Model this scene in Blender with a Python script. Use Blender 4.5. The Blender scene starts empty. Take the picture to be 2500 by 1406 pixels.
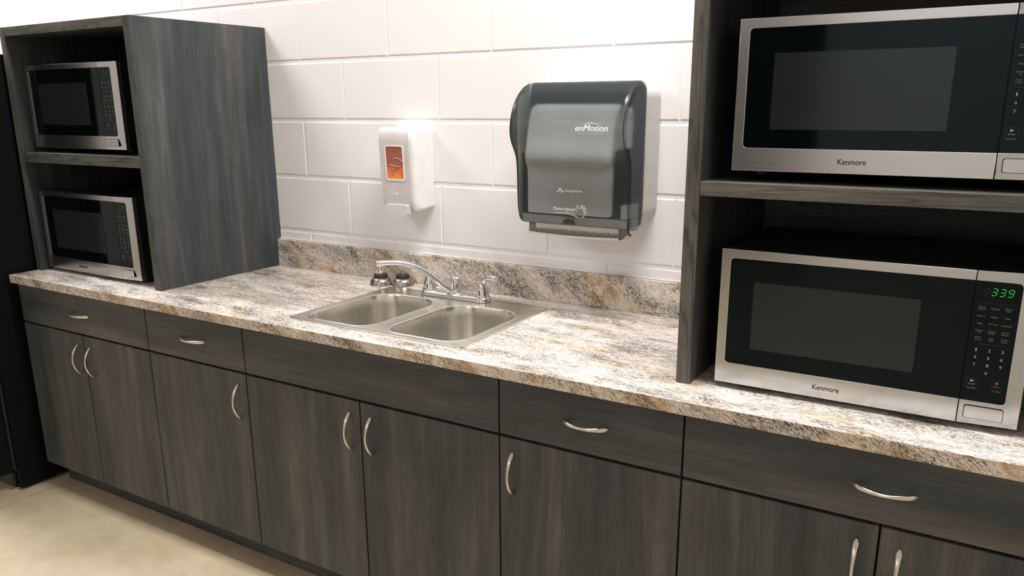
import bpy, bmesh, math, random
from mathutils import Vector, Matrix
random.seed(7)
S = bpy.context.scene
COL = S.collection
PI = math.pi

# ------------------------------------------------------------------ materials
def mat(name):
    m = bpy.data.materials.new(name); m.use_nodes = True
    nt = m.node_tree; b = nt.nodes['Principled BSDF']
    return m, nt, b
def N(nt, typ, **k):
    n = nt.nodes.new(typ)
    for a, v in k.items():
        if a.startswith('i_'):
            n.inputs[a[2:].replace('_', ' ')].default_value = v
        else: setattr(n, a, v)
    return n
def L(nt, a, b): nt.links.new(a, b)
def math_(nt, op, a, b=None, c=None, clamp=False):
    n = nt.nodes.new('ShaderNodeMath'); n.operation = op; n.use_clamp = clamp
    for i, v in enumerate((a, b, c)):
        if v is None: continue
        if isinstance(v, (int, float)): n.inputs[i].default_value = v
        else: L(nt, v, n.inputs[i])
    return n.outputs[0]
def comb(nt, x, y, z):
    n = nt.nodes.new('ShaderNodeCombineXYZ')
    for i, v in enumerate((x, y, z)):
        if isinstance(v, (int, float)): n.inputs[i].default_value = v
        else: L(nt, v, n.inputs[i])
    return n.outputs[0]
def noise(nt, vec, scale=1, detail=3, rough=.5, dist=0):
    n = nt.nodes.new('ShaderNodeTexNoise')
    n.inputs['Scale'].default_value = scale; n.inputs['Detail'].default_value = detail
    n.inputs['Roughness'].default_value = rough; n.inputs['Distortion'].default_value = dist
    L(nt, vec, n.inputs['Vector']); return n.outputs['Fac']
def ramp(nt, fac, stops, mode='LINEAR'):
    n = nt.nodes.new('ShaderNodeValToRGB'); r = n.color_ramp; r.interpolation = mode
    while len(r.elements) < len(stops): r.elements.new(.5)
    for e, (p, c) in zip(r.elements, stops):
        e.position = p; e.color = (c, c, c, 1) if isinstance(c, (int, float)) else (*c, 1)
    L(nt, fac, n.inputs[0]); return n.outputs[0]
def mix(nt, fac, a, b, mode='MIX'):
    n = nt.nodes.new('ShaderNodeMix'); n.data_type = 'RGBA'; n.blend_type = mode
    for i, v in ((0, fac), (6, a), (7, b)):
        if isinstance(v, (int, float)): n.inputs[i].default_value = v
        elif isinstance(v, tuple): n.inputs[i].default_value = (*v, 1)
        else: L(nt, v, n.inputs[i])
    return n.outputs[2]
def bump(nt, b, h, strength=.3, dist=.002):
    n = nt.nodes.new('ShaderNodeBump'); n.inputs['Strength'].default_value = strength
    n.inputs['Distance'].default_value = dist; L(nt, h, n.inputs['Height']); L(nt, n.outputs[0], b.inputs['Normal'])
def pos(nt):
    g = nt.nodes.new('ShaderNodeNewGeometry'); s = nt.nodes.new('ShaderNodeSeparateXYZ')
    L(nt, g.outputs['Position'], s.inputs[0]); return s.outputs[0], s.outputs[1], s.outputs[2]
def plain(name, c, rough=.5, metal=0., spec=.5, emit=None, es=1, bumps=None, coat=0):
    m, nt, b = mat(name)
    b.inputs['Roughness'].default_value = rough
    b.inputs['Metallic'].default_value = metal; b.inputs['Specular IOR Level'].default_value = spec
    b.inputs['Coat Weight'].default_value = coat
    tc = nt.nodes.new('ShaderNodeTexCoord')
    f = noise(nt, tc.outputs['Object'], 22, 3)
    L(nt, ramp(nt, f, [(.3, tuple(v*.95 for v in c)), (.7, tuple(min(1, v*1.04) for v in c))]), b.inputs['Base Color'])
    if emit: b.inputs['Emission Color'].default_value = (*emit, 1); b.inputs['Emission Strength'].default_value = es
    if bumps: bump(nt, b, noise(nt, tc.outputs['Object'], bumps[0], 3), bumps[1], bumps[2])
    return m

def wood(name, axis, gain=1.0, bold=False):
    """grey wood-grain laminate; the grain runs along world axis 'axis'"""
    m, nt, b = mat(name); x, y, z = pos(nt)
    g = {'z': (math_(nt, 'ADD', x, math_(nt, 'MULTIPLY', y, 1.0)), z), 'x': (math_(nt, 'ADD', z, y), x), 'y': (x, y)}[axis]
    u, v = g
    seed = nt.nodes.new('ShaderNodeObjectInfo').outputs['Random'] if not bold else 0.0
    wob = noise(nt, comb(nt, math_(nt, 'MULTIPLY', u, 3), math_(nt, 'MULTIPLY', v, 1.3), 4.2), 1, 2)
    u2 = math_(nt, 'ADD', u, math_(nt, 'MULTIPLY', wob, .05))
    def gr(fu, fv, off, det=3, ro=.5): return noise(nt, comb(nt, math_(nt, 'MULTIPLY', u2, fu), math_(nt, 'MULTIPLY', v, fv), off), 1, det, ro)
    broad = gr(10, .75, 3.3, 3, .55); mid = gr(30, 1.8, 8.1, 3, .6); fine = gr(260, 7, 1.7, 3, .7); pores = gr(480, 30, 5.5, 2, .7)
    mott = noise(nt, comb(nt, math_(nt, 'MULTIPLY', u, 14), math_(nt, 'MULTIPLY', v, 5), 2.2), 1, 5, .7)
    k = gain
    c1 = ramp(nt, broad, [(.32, (.029*k, .037*k, .040*k)), (.48, (.041*k, .048*k, .050*k)), (.60, (.062*k, .063*k, .061*k)), (.70, (.088*k, .080*k, .073*k))])
    c2 = ramp(nt, mid, [(.3, .76), (.55, 1.0), (.72, 1.36)])
    c3 = ramp(nt, fine, [(.32, .72), (.5, 1.0), (.68, 1.26)])
    c4 = ramp(nt, pores, [(.36, .74), (.44, 1.0)])
    c5 = ramp(nt, mott, [(.3, .80), (.7, 1.2)])
    c = mix(nt, 1, c1, c2, 'MULTIPLY'); c = mix(nt, .8, c, c3, 'MULTIPLY'); c = mix(nt, .8, c, c4, 'MULTIPLY'); c = mix(nt, 1, c, c5, 'MULTIPLY')
    if bold:
        c = mix(nt, 1, c, (1.06, .98, .88), 'MULTIPLY')
        w = noise(nt, comb(nt, math_(nt, 'MULTIPLY', u, 32), math_(nt, 'MULTIPLY', v, 2.3), 7.7), 1, 1.5)
        w = math_(nt, 'FRACT', math_(nt, 'MULTIPLY', w, 9))
        c = mix(nt, 1, c, ramp(nt, w, [(0, .50), (.12, .62), (.22, 1.0), (.85, 1.12), (1, .75)]), 'MULTIPLY')
    L(nt, c, b.inputs['Base Color'])
    b.inputs['Roughness'].default_value = .46; b.inputs['Specular IOR Level'].default_value = .42
    bump(nt, b, fine, .25, .0006)
    return m
WZ = wood('laminate_grain_upright', 'z', 1.22); WX = wood('laminate_grain_level', 'x', 1.22)
WZE = wood('laminate_edge_upright', 'z', 1.9, True); WXE = wood('laminate_edge_level', 'x', 1.9, True)

def granite():
    m, nt, b = mat('granite_pattern_laminate'); x, y, z = pos(nt)
    w = math_(nt, 'ADD', y, z)
    # the printed pattern runs at a flatter angle on the top than on the edge and the backsplash
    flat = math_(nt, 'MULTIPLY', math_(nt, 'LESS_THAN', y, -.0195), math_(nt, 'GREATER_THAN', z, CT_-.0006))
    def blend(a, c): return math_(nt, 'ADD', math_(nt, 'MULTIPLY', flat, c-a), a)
    a1, a2 = math.radians(33), math.radians(7)
    c, s = blend(math.cos(a1), math.cos(a2)), blend(math.sin(a1), math.sin(a2))
    wob = noise(nt, comb(nt, math_(nt, 'MULTIPLY', x, 5), math_(nt, 'MULTIPLY', w, 7), 2.), 1, 2)
    w = math_(nt, 'ADD', w, math_(nt, 'MULTIPLY', wob, .05))
    u = math_(nt, 'SUBTRACT', math_(nt, 'MULTIPLY', x, c), math_(nt, 'MULTIPLY', w, s))
    t = math_(nt, 'ADD', math_(nt, 'MULTIPLY', x, s), math_(nt, 'MULTIPLY', w, c))
    def V(fu, ft, o=0.): return comb(nt, math_(nt, 'MULTIPLY', u, fu), math_(nt, 'MULTIPLY', t, ft), o)
    big = noise(nt, V(3.6, 10, 1.), 1, 6, .66, .7)
    big = math_(nt, 'ADD', math_(nt, 'MULTIPLY', math_(nt, 'SUBTRACT', big, .5), 1.15), math_(nt, 'SUBTRACT', .525, math_(nt, 'MULTIPLY', flat, .075)))  # less ochre on top: its washed-out brightness is put into the colour
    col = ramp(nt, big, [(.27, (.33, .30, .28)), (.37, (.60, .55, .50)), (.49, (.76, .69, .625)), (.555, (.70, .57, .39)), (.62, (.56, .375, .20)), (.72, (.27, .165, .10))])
    cloud = math_(nt, 'ADD', noise(nt, V(16, 34, 3.), 1, 5, .75), math_(nt, 'MULTIPLY', flat, .045))  # whiter clouds on top, part of the same painted brightness
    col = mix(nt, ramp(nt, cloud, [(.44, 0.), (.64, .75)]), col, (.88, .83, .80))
    rust = noise(nt, V(26, 80, 9.), 1, 5, .8)
    rmask = math_(nt, 'MULTIPLY', ramp(nt, rust, [(.50, 0.), (.62, .85)]), ramp(nt, noise(nt, V(3., 8, 14.), 1, 4, .6), [(.46, .10), (.58, 1.)]))
    col = mix(nt, rmask, col, (.47, .28, .13))
    dens = noise(nt, V(5, 14, 5.), 1, 5, .65)
    def flecks(fu, ft, o, lo, hi, k, amt, colr, dist=.8, det=3):
        nonlocal col
        f = noise(nt, V(fu, ft, o), 1, det, .62, dist)
        f = math_(nt, 'ADD', f, math_(nt, 'MULTIPLY', math_(nt, 'SUBTRACT', dens, .5), k))
        col = mix(nt, ramp(nt, f, [(lo, 0.), (hi, amt)]), col, colr)
    flecks(80, 200, 31., .545, .61, .35, .6, (.30, .25, .21))
    flecks(95, 330, 6., .570, .615, .55, .94, (.075, .062, .055), 1.)
    flecks(60, 420, 26., .590, .630, .30, .85, (.09, .075, .07), .7, 2)
    flecks(190, 480, 16., .600, .65, .45, .85, (.055, .048, .045), .5, 2)
    vein = noise(nt, V(13, 42, 11.), 1, 4, .65, 1.4)
    vein = math_(nt, 'ABSOLUTE', math_(nt, 'SUBTRACT', vein, .5))
    vm = math_(nt, 'MULTIPLY', ramp(nt, vein, [(.0, 1.), (.016, 0.)]), ramp(nt, noise(nt, V(7, 15, 21.), 1, 3), [(.47, 0.), (.56, .9)]))
    col = mix(nt, vm, col, (.10, .08, .065))
    L(nt, col, b.inputs['Base Color'])
    b.inputs['Roughness'].default_value = .30; b.inputs['Specular IOR Level'].default_value = .5
    bump(nt, b, noise(nt, comb(nt, x, y, z), 500, 2), .06, .0008)
    return m
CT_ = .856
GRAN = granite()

def steel(name, c=(.57, .58, .59), r=.20, streak='x', sb=.02):
    m, nt, b = mat(name); tc = nt.nodes.new('ShaderNodeTexCoord')
    mp = nt.nodes.new('ShaderNodeMapping'); L(nt, tc.outputs['Object'], mp.inputs[0])
    mp.inputs['Scale'].default_value = {'x': (8, 900, 900), 'z': (900, 900, 8), 'y': (900, 8, 900), 'n': (60, 60, 60)}[streak]
    f = noise(nt, mp.outputs[0], 1, 3)
    L(nt, ramp(nt, f, [(.3, tuple(v*.97 for v in c)), (.7, tuple(v*1.03 for v in c))]), b.inputs['Base Color'])
    b.inputs['Metallic'].default_value = 1; b.inputs['Roughness'].default_value = r
    L(nt, ramp(nt, f, [(.3, r*.94), (.7, r*1.06)]), b.inputs['Roughness'])
    bump(nt, b, f, sb, .0004)
    return m
STEEL = steel('brushed_stainless'); SINKS = steel('satin_sink_stainless', (.78, .755, .71), .25, 'n', .0)
NICK = steel('satin_nickel', (.66, .62, .56), .26, 'n', .02); CHROME = steel('polished_chrome', (.82, .82, .83), .06, 'n', .0)
BASK = steel('strainer_stainless', (.45, .42, .38), .26, 'n', .02)
BLK = plain('black_enamel_case', (.010, .011, .012), .42)
BGL = plain('black_glass', (.0015, .003, .0035), .05, spec=.27); BGL.node_tree.nodes['Principled BSDF'].inputs['Specular Tint'].default_value = (.62, .86, 1, 1)
BRUB = plain('black_rubber', (.012, .014, .015), .55)
FRG = plain('black_textured_fridge_shell', (.0022, .0028, .0038), .55, spec=.18, bumps=(260, .25, .001))
DARK = plain('dark_gap_board', (.010, .011, .012), .8)
WHP = plain('white_glossy_plastic', (.80, .79, .785), .22)
GRP = plain('light_grey_plastic', (.60, .565, .57), .28)
GRB = plain('pale_grey_push_bar', (.62, .61, .595), .3)
HOUS = plain('grey_housing_plastic', (.60, .58, .555), .42)
PAPER = plain('paper_towel_sheet', (.60, .565, .52), .9)
ROLLM = plain('white_paper_roll', (.93, .91, .90), .9)
INK = plain('black_printed_ink', (.012, .012, .014), .5)
WINK = plain('white_printed_ink', (.93, .93, .93), .5)
PINK = plain('grey_panel_ink', (.28, .29, .30), .5)
DINK = plain('dim_panel_ink', (.06, .065, .07), .5)
RINK = plain('red_panel_ink', (.75, .05, .04), .5)
GLOW = plain('green_display_segments', (.02, .2, .04), .4, emit=(.01, .60, .06), es=.75)
GLOWD = plain('dim_green_display_segments', (.02, .1, .04), .4, emit=(.02, .30, .12), es=.22)
GHOST = plain('unlit_display_segments', (.012, .022, .014), .3)

def screen():
    m, nt, b = mat('perforated_window_screen'); b.inputs['Specular Tint'].default_value = (.70, .90, 1, 1); tc = nt.nodes.new('ShaderNodeTexCoord')
    v = nt.nodes.new('ShaderNodeTexVoronoi'); v.inputs['Scale'].default_value = 620; v.inputs['Randomness'].default_value = .15
    L(nt, tc.outputs['Object'], v.inputs['Vector'])
    L(nt, ramp(nt, v.outputs['Distance'], [(.25, (.008, .011, .011)), (.5, (.022, .028, .028))]), b.inputs['Base Color'])
    b.inputs['Roughness'].default_value = .14; b.inputs['Specular IOR Level'].default_value = .5
    return m
SCRN = screen()

def smoky():
    m, nt, b = mat('smoky_translucent_plastic')
    out = nt.nodes['Material Output']
    tr = nt.nodes.new('ShaderNodeBsdfRefraction'); tr.inputs['Color'].default_value = (.86, .90, .905, 1); tr.inputs['Roughness'].default_value = .34; tr.inputs['IOR'].default_value = 1.16
    tc = nt.nodes.new('ShaderNodeTexCoord')
    b.inputs['Roughness'].default_value = .24; b.inputs['Specular IOR Level'].default_value = .75
    L(nt, ramp(nt, noise(nt, tc.outputs['Object'], 30, 2), [(.3, (.030, .044, .049)), (.7, (.036, .050, .056))]), b.inputs['Base Color'])
    bump(nt, b, noise(nt, tc.outputs['Object'], 900, 2), .10, .0005)
    mx = nt.nodes.new('ShaderNodeMixShader'); mx.inputs[0].default_value = .36
    L(nt, tr.outputs[0], mx.inputs[1]); L(nt, b.outputs[0], mx.inputs[2]); L(nt, mx.outputs[0], out.inputs[0])
    return m
SMOKE = smoky()

def soap():
    m, nt, b = mat('orange_soap_pouch'); x, y, z = pos(nt)
    f = noise(nt, comb(nt, math_(nt, 'MULTIPLY', x, 60), 0., math_(nt, 'MULTIPLY', z, 45)), 1, 3, .6, .6)
    # the bottle inside the shell: thick brown-red soap above, thin bright orange soap at its neck
    h = math_(nt, 'ADD', math_(nt, 'MULTIPLY', math_(nt, 'SUBTRACT', z, 1.222), 10.), math_(nt, 'MULTIPLY', math_(nt, 'SUBTRACT', f, .5), .8))
    L(nt, ramp(nt, h, [(.05, (.88, .30, .07)), (.28, (.62, .15, .055)), (.45, (.38, .115, .075)), (1., (.33, .10, .065))]), b.inputs['Base Color'])
    b.inputs['Roughness'].default_value = .15
    bump(nt, b, f, .5, .004)
    return m
SOAP = soap()

def wallpaint(name, c, pits=True):
    m, nt, b = mat(name); x, y, z = pos(nt); p = comb(nt, x, y, z)
    f = noise(nt, p, 2.0, 3); g = noise(nt, p, 90, 5, .6)
    L(nt, ramp(nt, f, [(.3, tuple(v*.985 for v in c)), (.7, c)]), b.inputs['Base Color'])
    b.inputs['Roughness'].default_value = .42; b.inputs['Specular IOR Level'].default_value = .35
    h = g
    if pits:
        v = nt.nodes.new('ShaderNodeTexVoronoi'); v.inputs['Scale'].default_value = 17; L(nt, p, v.inputs['Vector'])
        h = math_(nt, 'ADD', math_(nt, 'MULTIPLY', g, .5), ramp(nt, v.outputs['Distance'], [(.0, 0.), (.055, 1.)]))
    bump(nt, b, h, .20, .0012)
    return m
WALL = wallpaint('painted_white_block', (.86, .83, .835))
WALL2 = wallpaint('painted_white_plaster', (.70, .68, .66), False)
CEIL = plain('ceiling_tile_white', (.82, .81, .79), .9, bumps=(80, .3, .002))

def concrete():
    m, nt, b = mat('sealed_concrete'); x, y, z = pos(nt); p = comb(nt, x, y, z)
    f = noise(nt, p, 2.3, 6, .62, .4); g = noise(nt, p, 17, 5, .7); h = noise(nt, p, 160, 3, .7)
    c = ramp(nt, f, [(.28, (.38, .31, .195)), (.46, (.50, .41, .28)), (.62, (.57, .475, .345)), (.78, (.62, .52, .42))])
    c = mix(nt, .6, c, ramp(nt, g, [(.3, .84), (.7, 1.1)]), 'MULTIPLY')
    c = mix(nt, ramp(nt, h, [(.70, 0.), (.78, .5)]), c, (.25, .20, .14))
    j = math_(nt, 'ABSOLUTE', math_(nt, 'ADD', x, 1.988))
    c = mix(nt, ramp(nt, math_(nt, 'MULTIPLY', j, 100), [(.10, .85), (.24, 0.)]), c, (.13, .10, .07))
    L(nt, c, b.inputs['Base Color'])
    b.inputs['Roughness'].default_value = .36
    bump(nt, b, g, .08, .002)
    return m
CONC = concrete()

# ------------------------------------------------------------------ mesh helpers
def box(bm, x0, x1, y0, y1, z0, z1, bev=0, seg=2):
    vs = [bm.verts.new(p) for p in ((x0,y0,z0),(x1,y0,z0),(x1,y1,z0),(x0,y1,z0),(x0,y0,z1),(x1,y0,z1),(x1,y1,z1),(x0,y1,z1))]
    fs = [bm.faces.new([vs[i] for i in f]) for f in ((0,3,2,1),(4,5,6,7),(0,1,5,4),(1,2,6,5),(2,3,7,6),(3,0,4,7))]
    if bev:
        es = list({e for f in fs for e in f.edges})
        bmesh.ops.bevel(bm, geom=es, offset=bev, segments=seg, profile=.6, affect='EDGES', clamp_overlap=True)
def prism(bm, pts, axis, a, b, bev=0, seg=2, front_only=False):
    """closed 2D outline extruded along an axis from a to b"""
    def P(p, d): return {'x': (d, p[0], p[1]), 'y': (p[0], d, p[1]), 'z': (p[0], p[1], d)}[axis]
    A = [bm.verts.new(P(p, a)) for p in pts]; B = [bm.verts.new(P(p, b)) for p in pts]
    f1 = bm.faces.new(A); f2 = bm.faces.new(B[::-1]); n = len(pts)
    sides = [bm.faces.new((A[i], B[i], B[(i+1) % n], A[(i+1) % n])) for i in range(n)]
    if bev:
        es = list(f1.edges) + ([] if front_only else list(f2.edges))
        bmesh.ops.bevel(bm, geom=es, offset=bev, segments=seg, profile=.6, affect='EDGES', clamp_overlap=True)
def framed(bm, pts, y0, y1, c):
    """outline in x-z extruded along y with a clean eased front edge"""
    n = len(pts); A2 = sum(pts[i][0]*pts[(i+1) % n][1] - pts[(i+1) % n][0]*pts[i][1] for i in range(n)); sg = 1 if A2 > 0 else -1
    ins = []
    for i in range(n):
        a, p, q = Vector(pts[i-1]), Vector(pts[i]), Vector(pts[(i+1) % n])
        d1, d2 = (p-a).normalized(), (q-p).normalized()
        n1, n2 = Vector((-d1.y, d1.x))*sg, Vector((-d2.y, d2.x))*sg
        m = (n1+n2).normalized(); ins.append(p + m*(c/max(m.dot(n1), .4)))
    L0 = [bm.verts.new((p[0], y0, p[1])) for p in ins]
    L1 = [bm.verts.new((p[0]*.3+q[0]*.7, y0+c*.3, p[1]*.3+q[1]*.7)) for p, q in zip(ins, pts)]
    L2 = [bm.verts.new((p[0], y0+c, p[1])) for p in pts]; L3 = [bm.verts.new((p[0], y1, p[1])) for p in pts]
    for P, Q in ((L0, L1), (L1, L2), (L2, L3)):
        for i in range(n): bm.faces.new((P[i], P[(i+1) % n], Q[(i+1) % n], Q[i]))
    bm.faces.new(L0); bm.faces.new(L3)
def rrect(x0, x1, y0, y1, r, n=8):
    if not isinstance(r, (tuple, list)): r = (r, r, r, r)      # bl, br, tr, tl
    out = []
    for (cx, cy, a0, rr) in ((x0+r[0], y0+r[0], PI, r[0]), (x1-r[1], y0+r[1], 1.5*PI, r[1]), (x1-r[2], y1-r[2], 0, r[2]), (x0+r[3], y1-r[3], .5*PI, r[3])):
        for i in range(n+1):
            a = a0 + .5*PI*i/n; out.append((cx + rr*math.cos(a), cy + rr*math.sin(a)))
    return out
def lathe(bm, prof, c, n=32, axis='z', cap=True):
    rings = []
    for r, h in prof:
        ring = []
        for i in range(n):
            a = 2*PI*i/n; p = {'z': (r*math.cos(a), r*math.sin(a), h), 'y': (r*math.cos(a), h, r*math.sin(a)), 'x': (h, r*math.cos(a), r*math.sin(a))}[axis]
            ring.append(bm.verts.new(Vector(c) + Vector(p)))
        rings.append(ring)
    for A, B in zip(rings, rings[1:]):
        for i in range(n): bm.faces.new((A[i], A[(i+1) % n], B[(i+1) % n], B[i]))
    if cap: bm.faces.new(rings[0][::-1]); bm.faces.new(rings[-1])
def sweep(bm, pts, ra, rb=None, n=12, up=Vector((0, 0, 1))):
    """tube along pts; ra = half width along 'side', rb = half width along the other way"""
    pts = [Vector(p) for p in pts]; m = len(pts); rings = []
    for i, p in enumerate(pts):
        t = (pts[min(i+1, m-1)] - pts[max(i-1, 0)]).normalized()
        s = t.cross(up)
        if s.length < 1e-4: s = t.cross(Vector((0, 1, 0)))
        s.normalize(); q = s.cross(t).normalized()
        A = ra[i] if isinstance(ra, (list, tuple)) else ra
        B = A if rb is None else (rb[i] if isinstance(rb, (list, tuple)) else rb)
        rings.append([bm.verts.new(p + s*A*math.cos(2*PI*k/n) + q*B*math.sin(2*PI*k/n)) for k in range(n)])
    for P, Q in zip(rings, rings[1:]):
        for k in range(n): bm.faces.new((P[k], P[(k+1) % n], Q[(k+1) % n], Q[k]))
    bm.faces.new(rings[0][::-1]); bm.faces.new(rings[-1])
def obj(name, bm, m, parent=None, smooth=35, loc=None):
    me = bpy.data.meshes.new(name); bmesh.ops.recalc_face_normals(bm, faces=bm.faces); bm.to_mesh(me); bm.free()
    me.materials.append(m)
    for p in me.polygons: p.use_smooth = bool(smooth)
    if smooth: me.set_sharp_from_angle(angle=math.radians(smooth))
    o = bpy.data.objects.new(name, me); COL.objects.link(o)
    if smooth:
        wn = o.modifiers.new('normals', 'WEIGHTED_NORMAL'); wn.keep_sharp = True; wn.weight = 80
    if loc: o.location = loc
    if parent: o.parent = parent
    return o
def thing(name, label, cat, loc=(0, 0, 0), group=None):
    o = bpy.data.objects.new(name, None); COL.objects.link(o); o.location = loc; o.empty_display_size = .05
    o['label'] = label; o['category'] = cat
    if group: o['group'] = group
    return o
def tag(o, label, cat, group=None):
    o['label'] = label; o['category'] = cat
    if group: o['group'] = group
    return o
def B(): return bmesh.new()
def pbox(name, m, parent, x0, x1, y0, y1, z0, z1, bev=0, seg=2):
    bm = B(); box(bm, x0, x1, y0, y1, z0, z1, bev, seg); return obj(name, bm, m, parent)
def textbm(s, size, shear=0., bold=0., align='LEFT', spacing=1.0, xs=1.0):
    """letter shapes as flat polygons in the x-y plane -> list of (verts, faces)"""
    c = bpy.data.curves.new('t', 'FONT'); c.body = s; c.size = size; c.shear = shear; c.offset = bold
    c.align_x = align; c.space_character = spacing; c.fill_mode = 'FRONT'; c.resolution_u = 3; c.space_line = .8
    o = bpy.data.objects.new('t', c); COL.objects.link(o)
    dg = bpy.context.evaluated_depsgraph_get(); me = bpy.data.meshes.new_from_object(o.evaluated_get(dg))
    out = ([(v.co.x*xs, v.co.y) for v in me.vertices], [tuple(p.vertices) for p in me.polygons])
    bpy.data.objects.remove(o); bpy.data.meshes.remove(me); bpy.data.curves.remove(c)
    return out
def addtext(bm, t, fn):
    """place letter polygons through fn(x, y) -> 3D point"""
    vs = [bm.verts.new(fn(*p)) for p in t[0]]
    for f in t[1]:
        try: bm.faces.new([vs[i] for i in f])
        except ValueError: pass
def fit(t, x0, x1, y0, y1):
    xs = [p[0] for p in t[0]]; ys = [p[1] for p in t[0]]
    a, b_, c, d = min(xs), max(xs), min(ys), max(ys)
    return ([(x0 + (x-a)/(b_-a)*(x1-x0), y0 + (y-c)/(d-c)*(y1-y0)) for x, y in t[0]], t[1])

# ------------------------------------------------------------------ setting
CT = .856; CU = .8257; YF = -.6542; YB = -.0193; BT = .9584
RX0, RX1, RY, RZ = -6.2, 2.7, -6.6, 3.32
def struct(name, bm, m):
    o = obj(name, bm, m, None, 0); o['kind'] = 'structure'; return o
bm = B(); box(bm, RX0, RX1, RY, .2, -.1, 0); struct('floor', bm, CONC)
bm = B(); box(bm, RX0, RX1, RY, .2, RZ, RZ+.1); struct('ceiling', bm, CEIL)
# walls of painted blocks, laid in running bond
Z0 = .9961; CH = .2032; XA = -.9263; BW = .4064; g = .0036
def blocks(bm, Y, d, ranges, e2=.0062):
    for (X0, X1, ZA, ZB) in ranges:
        for k in range(-5, 12):
            z0 = Z0 + k*CH; z1 = z0 + CH
            z0 = max(z0+g, ZA); z1 = min(z1-g, ZB)
            if z1 - z0 < .02: continue
            off = XA + (0 if k % 2 == 0 else -BW/2)
            i0 = math.ceil((X0-off)/BW) - 1
            for i in range(i0, i0 + 28):
                a = max(off + i*BW + g*.25, X0); b_ = min(off + (i+1)*BW - g*.25, X1)
                if b_ - a < .02: continue
                r = []
                for e, q in ((0, .0030), (.0022, .0012), (e2, 0)):
                    r.append([bm.verts.new(p) for p in ((a+e*.7, Y+d*q, z0+e), (b_-e*.7, Y+d*q, z0+e), (b_-e*.7, Y+d*q, z1-e), (a+e*.7, Y+d*q, z1-e))])
                for P, Q in ((r[0], r[1]), (r[1], r[2])):
                    for q in range(4): bm.faces.new((P[q], P[(q+1) % 4], Q[(q+1) % 4], Q[q]))
                bm.faces.new(r[2])
bm = B(); box(bm, RX0, RX1, .0020, .2, 0, RZ); blocks(bm, 0, 1, [(RX0, RX1, 0, RZ)])
struct('wall_back', bm, WALL)
bm = B(); box(bm, RX0-.15, RX0, RY, .2, 0, RZ); struct('wall_left', bm, WALL2)
bm = B(); box(bm, RX1, RX1+.15, RY, .2, 0, RZ); struct('wall_right', bm, WALL2)
# wall behind the photographer with a dark doorway (seen mirrored in the oven doors)
bm = B()
FR = ((RX0, -3.4, 0, RZ), (-3.4, -.44, 2.45, RZ), (-.44, RX1, 0, RZ))
for (a, b_, c, d) in FR: box(bm, a, b_, RY-.15, RY-.0024, c, d)
blocks(bm, RY, -1, FR)
struct('wall_front', bm, WALL)
bm = B(); box(bm, -3.4, -.44, RY-.12, RY-.06, 0, 2.45); struct('door_1', bm, plain('dark_door_leaf', (.035, .03, .028), .4))

# ------------------------------------------------------------------ base cabinets
YD = -.635
def handle_bm(bm, c, axis):
    pts, w, h = [], [], []
    n = 28
    for i in range(n+1):
        t = -1 + 2*i/n; out = .0255*(1-abs(t)**2.1)**.8 + .0012
        d = .0555*t
        pts.append((c[0] + (d if axis == 'x' else 0), c[1] - out, c[2] + (d if axis == 'z' else 0)))
        e = abs(t)
        w.append(.0034 + .0026*e**1.6); h.append(.0024 + .0010*(1-e))
    w[0] = w[-1] = .0035
    # side vector of the strip lies in the door plane
    if axis == 'z': sweep(bm, pts, w, h, 12, up=Vector((0, 1, 0)))
    else: sweep(bm, pts, w, h, 12, up=Vector((0, 1, 0)))
    for s in (-1, 1):
        d = s*.0535
        p = (c[0] + (d if axis == 'x' else 0), c[1], c[2] + (d if axis == 'z' else 0))
        lathe(bm, [(.0030, .0005), (.0030, -.003), (.0020, -.0040)], p, 12, 'y')
GAPZ = .675
def cabinet(x0, x1, label, doors, drawer_handle=True):
    ox, oy = x0, -.61
    t = thing('base_cabinet', label, 'cabinet', (0, 0, 0), 'base cabinets under the counter')
    t.location = ((x0+x1)/2, -.30, 0)
    def sub(o): o.location = (-(x0+x1)/2, .30, 0); return o
    bm = B()
    if drawer_handle: box(bm, x0+.0005, x1-.0005, -.613, -.003, .1015, CU-.0005)
    else:
        box(bm, x0+.0005, x1-.0005, -.613, -.600, .1015, CU-.0005); box(bm, x0+.0005, x1-.0005, -.5995, -.003, .1015, .12)
        box(bm, x0+.0005, x0+.018, -.5995, -.003, .1205, CU-.0005); box(bm, x1-.018, x1-.0005, -.5995, -.003, .1205, CU-.0005)
    sub(obj('carcass', bm, DARK, t))
    bm = B(); box(bm, x0+.0005, x1-.0005, -.560, -.545, 0.0, .1010); sub(obj('toe_kick', bm, WX, t))
    g = .0022
    bm = B(); box(bm, x0+g, x1-g, YD, -.6135, GAPZ+.0035, CU-.004, .0008, 1)
    dr = sub(obj('drawer_front' if drawer_handle else 'false_drawer_panel', bm, WX, t))
    if drawer_handle:
        bm = B(); handle_bm(bm, ((x0+x1)/2, YD, .7485), 'x'); h = obj('handle', bm, NICK, dr); h['label'] = 'satin nickel bow handle'
    n = len(doors); wd = (x1-x0)/n
    for i, side in enumerate(doors):
        a, b_ = x0 + i*wd + g, x0 + (i+1)*wd - g
        bm = B(); box(bm, a, b_, YD, -.6135, .1015, GAPZ-.0035, .0008, 1)
        d = sub(obj('door', bm, WZ, t))
        hx = b_ - .036 if side == 'r' else a + .036
        bm = B(); handle_bm(bm, (hx, YD, .579), 'z'); h = obj('handle', bm, NICK, d); h['label'] = 'satin nickel bow handle'
    return t
cabinet(-2.022, -1.265, 'dark grey two-door base cabinet with one drawer, farthest left beside the black refrigerator', 'rl')
cabinet(-1.265, -.8015, 'narrow dark grey base cabinet with one drawer and one door, left of the sink', 'r')
cabinet(-.8015, .1015, 'wide dark grey two-door base cabinet with plain panel and no drawer handle, under the sink', 'rl', False)
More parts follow.
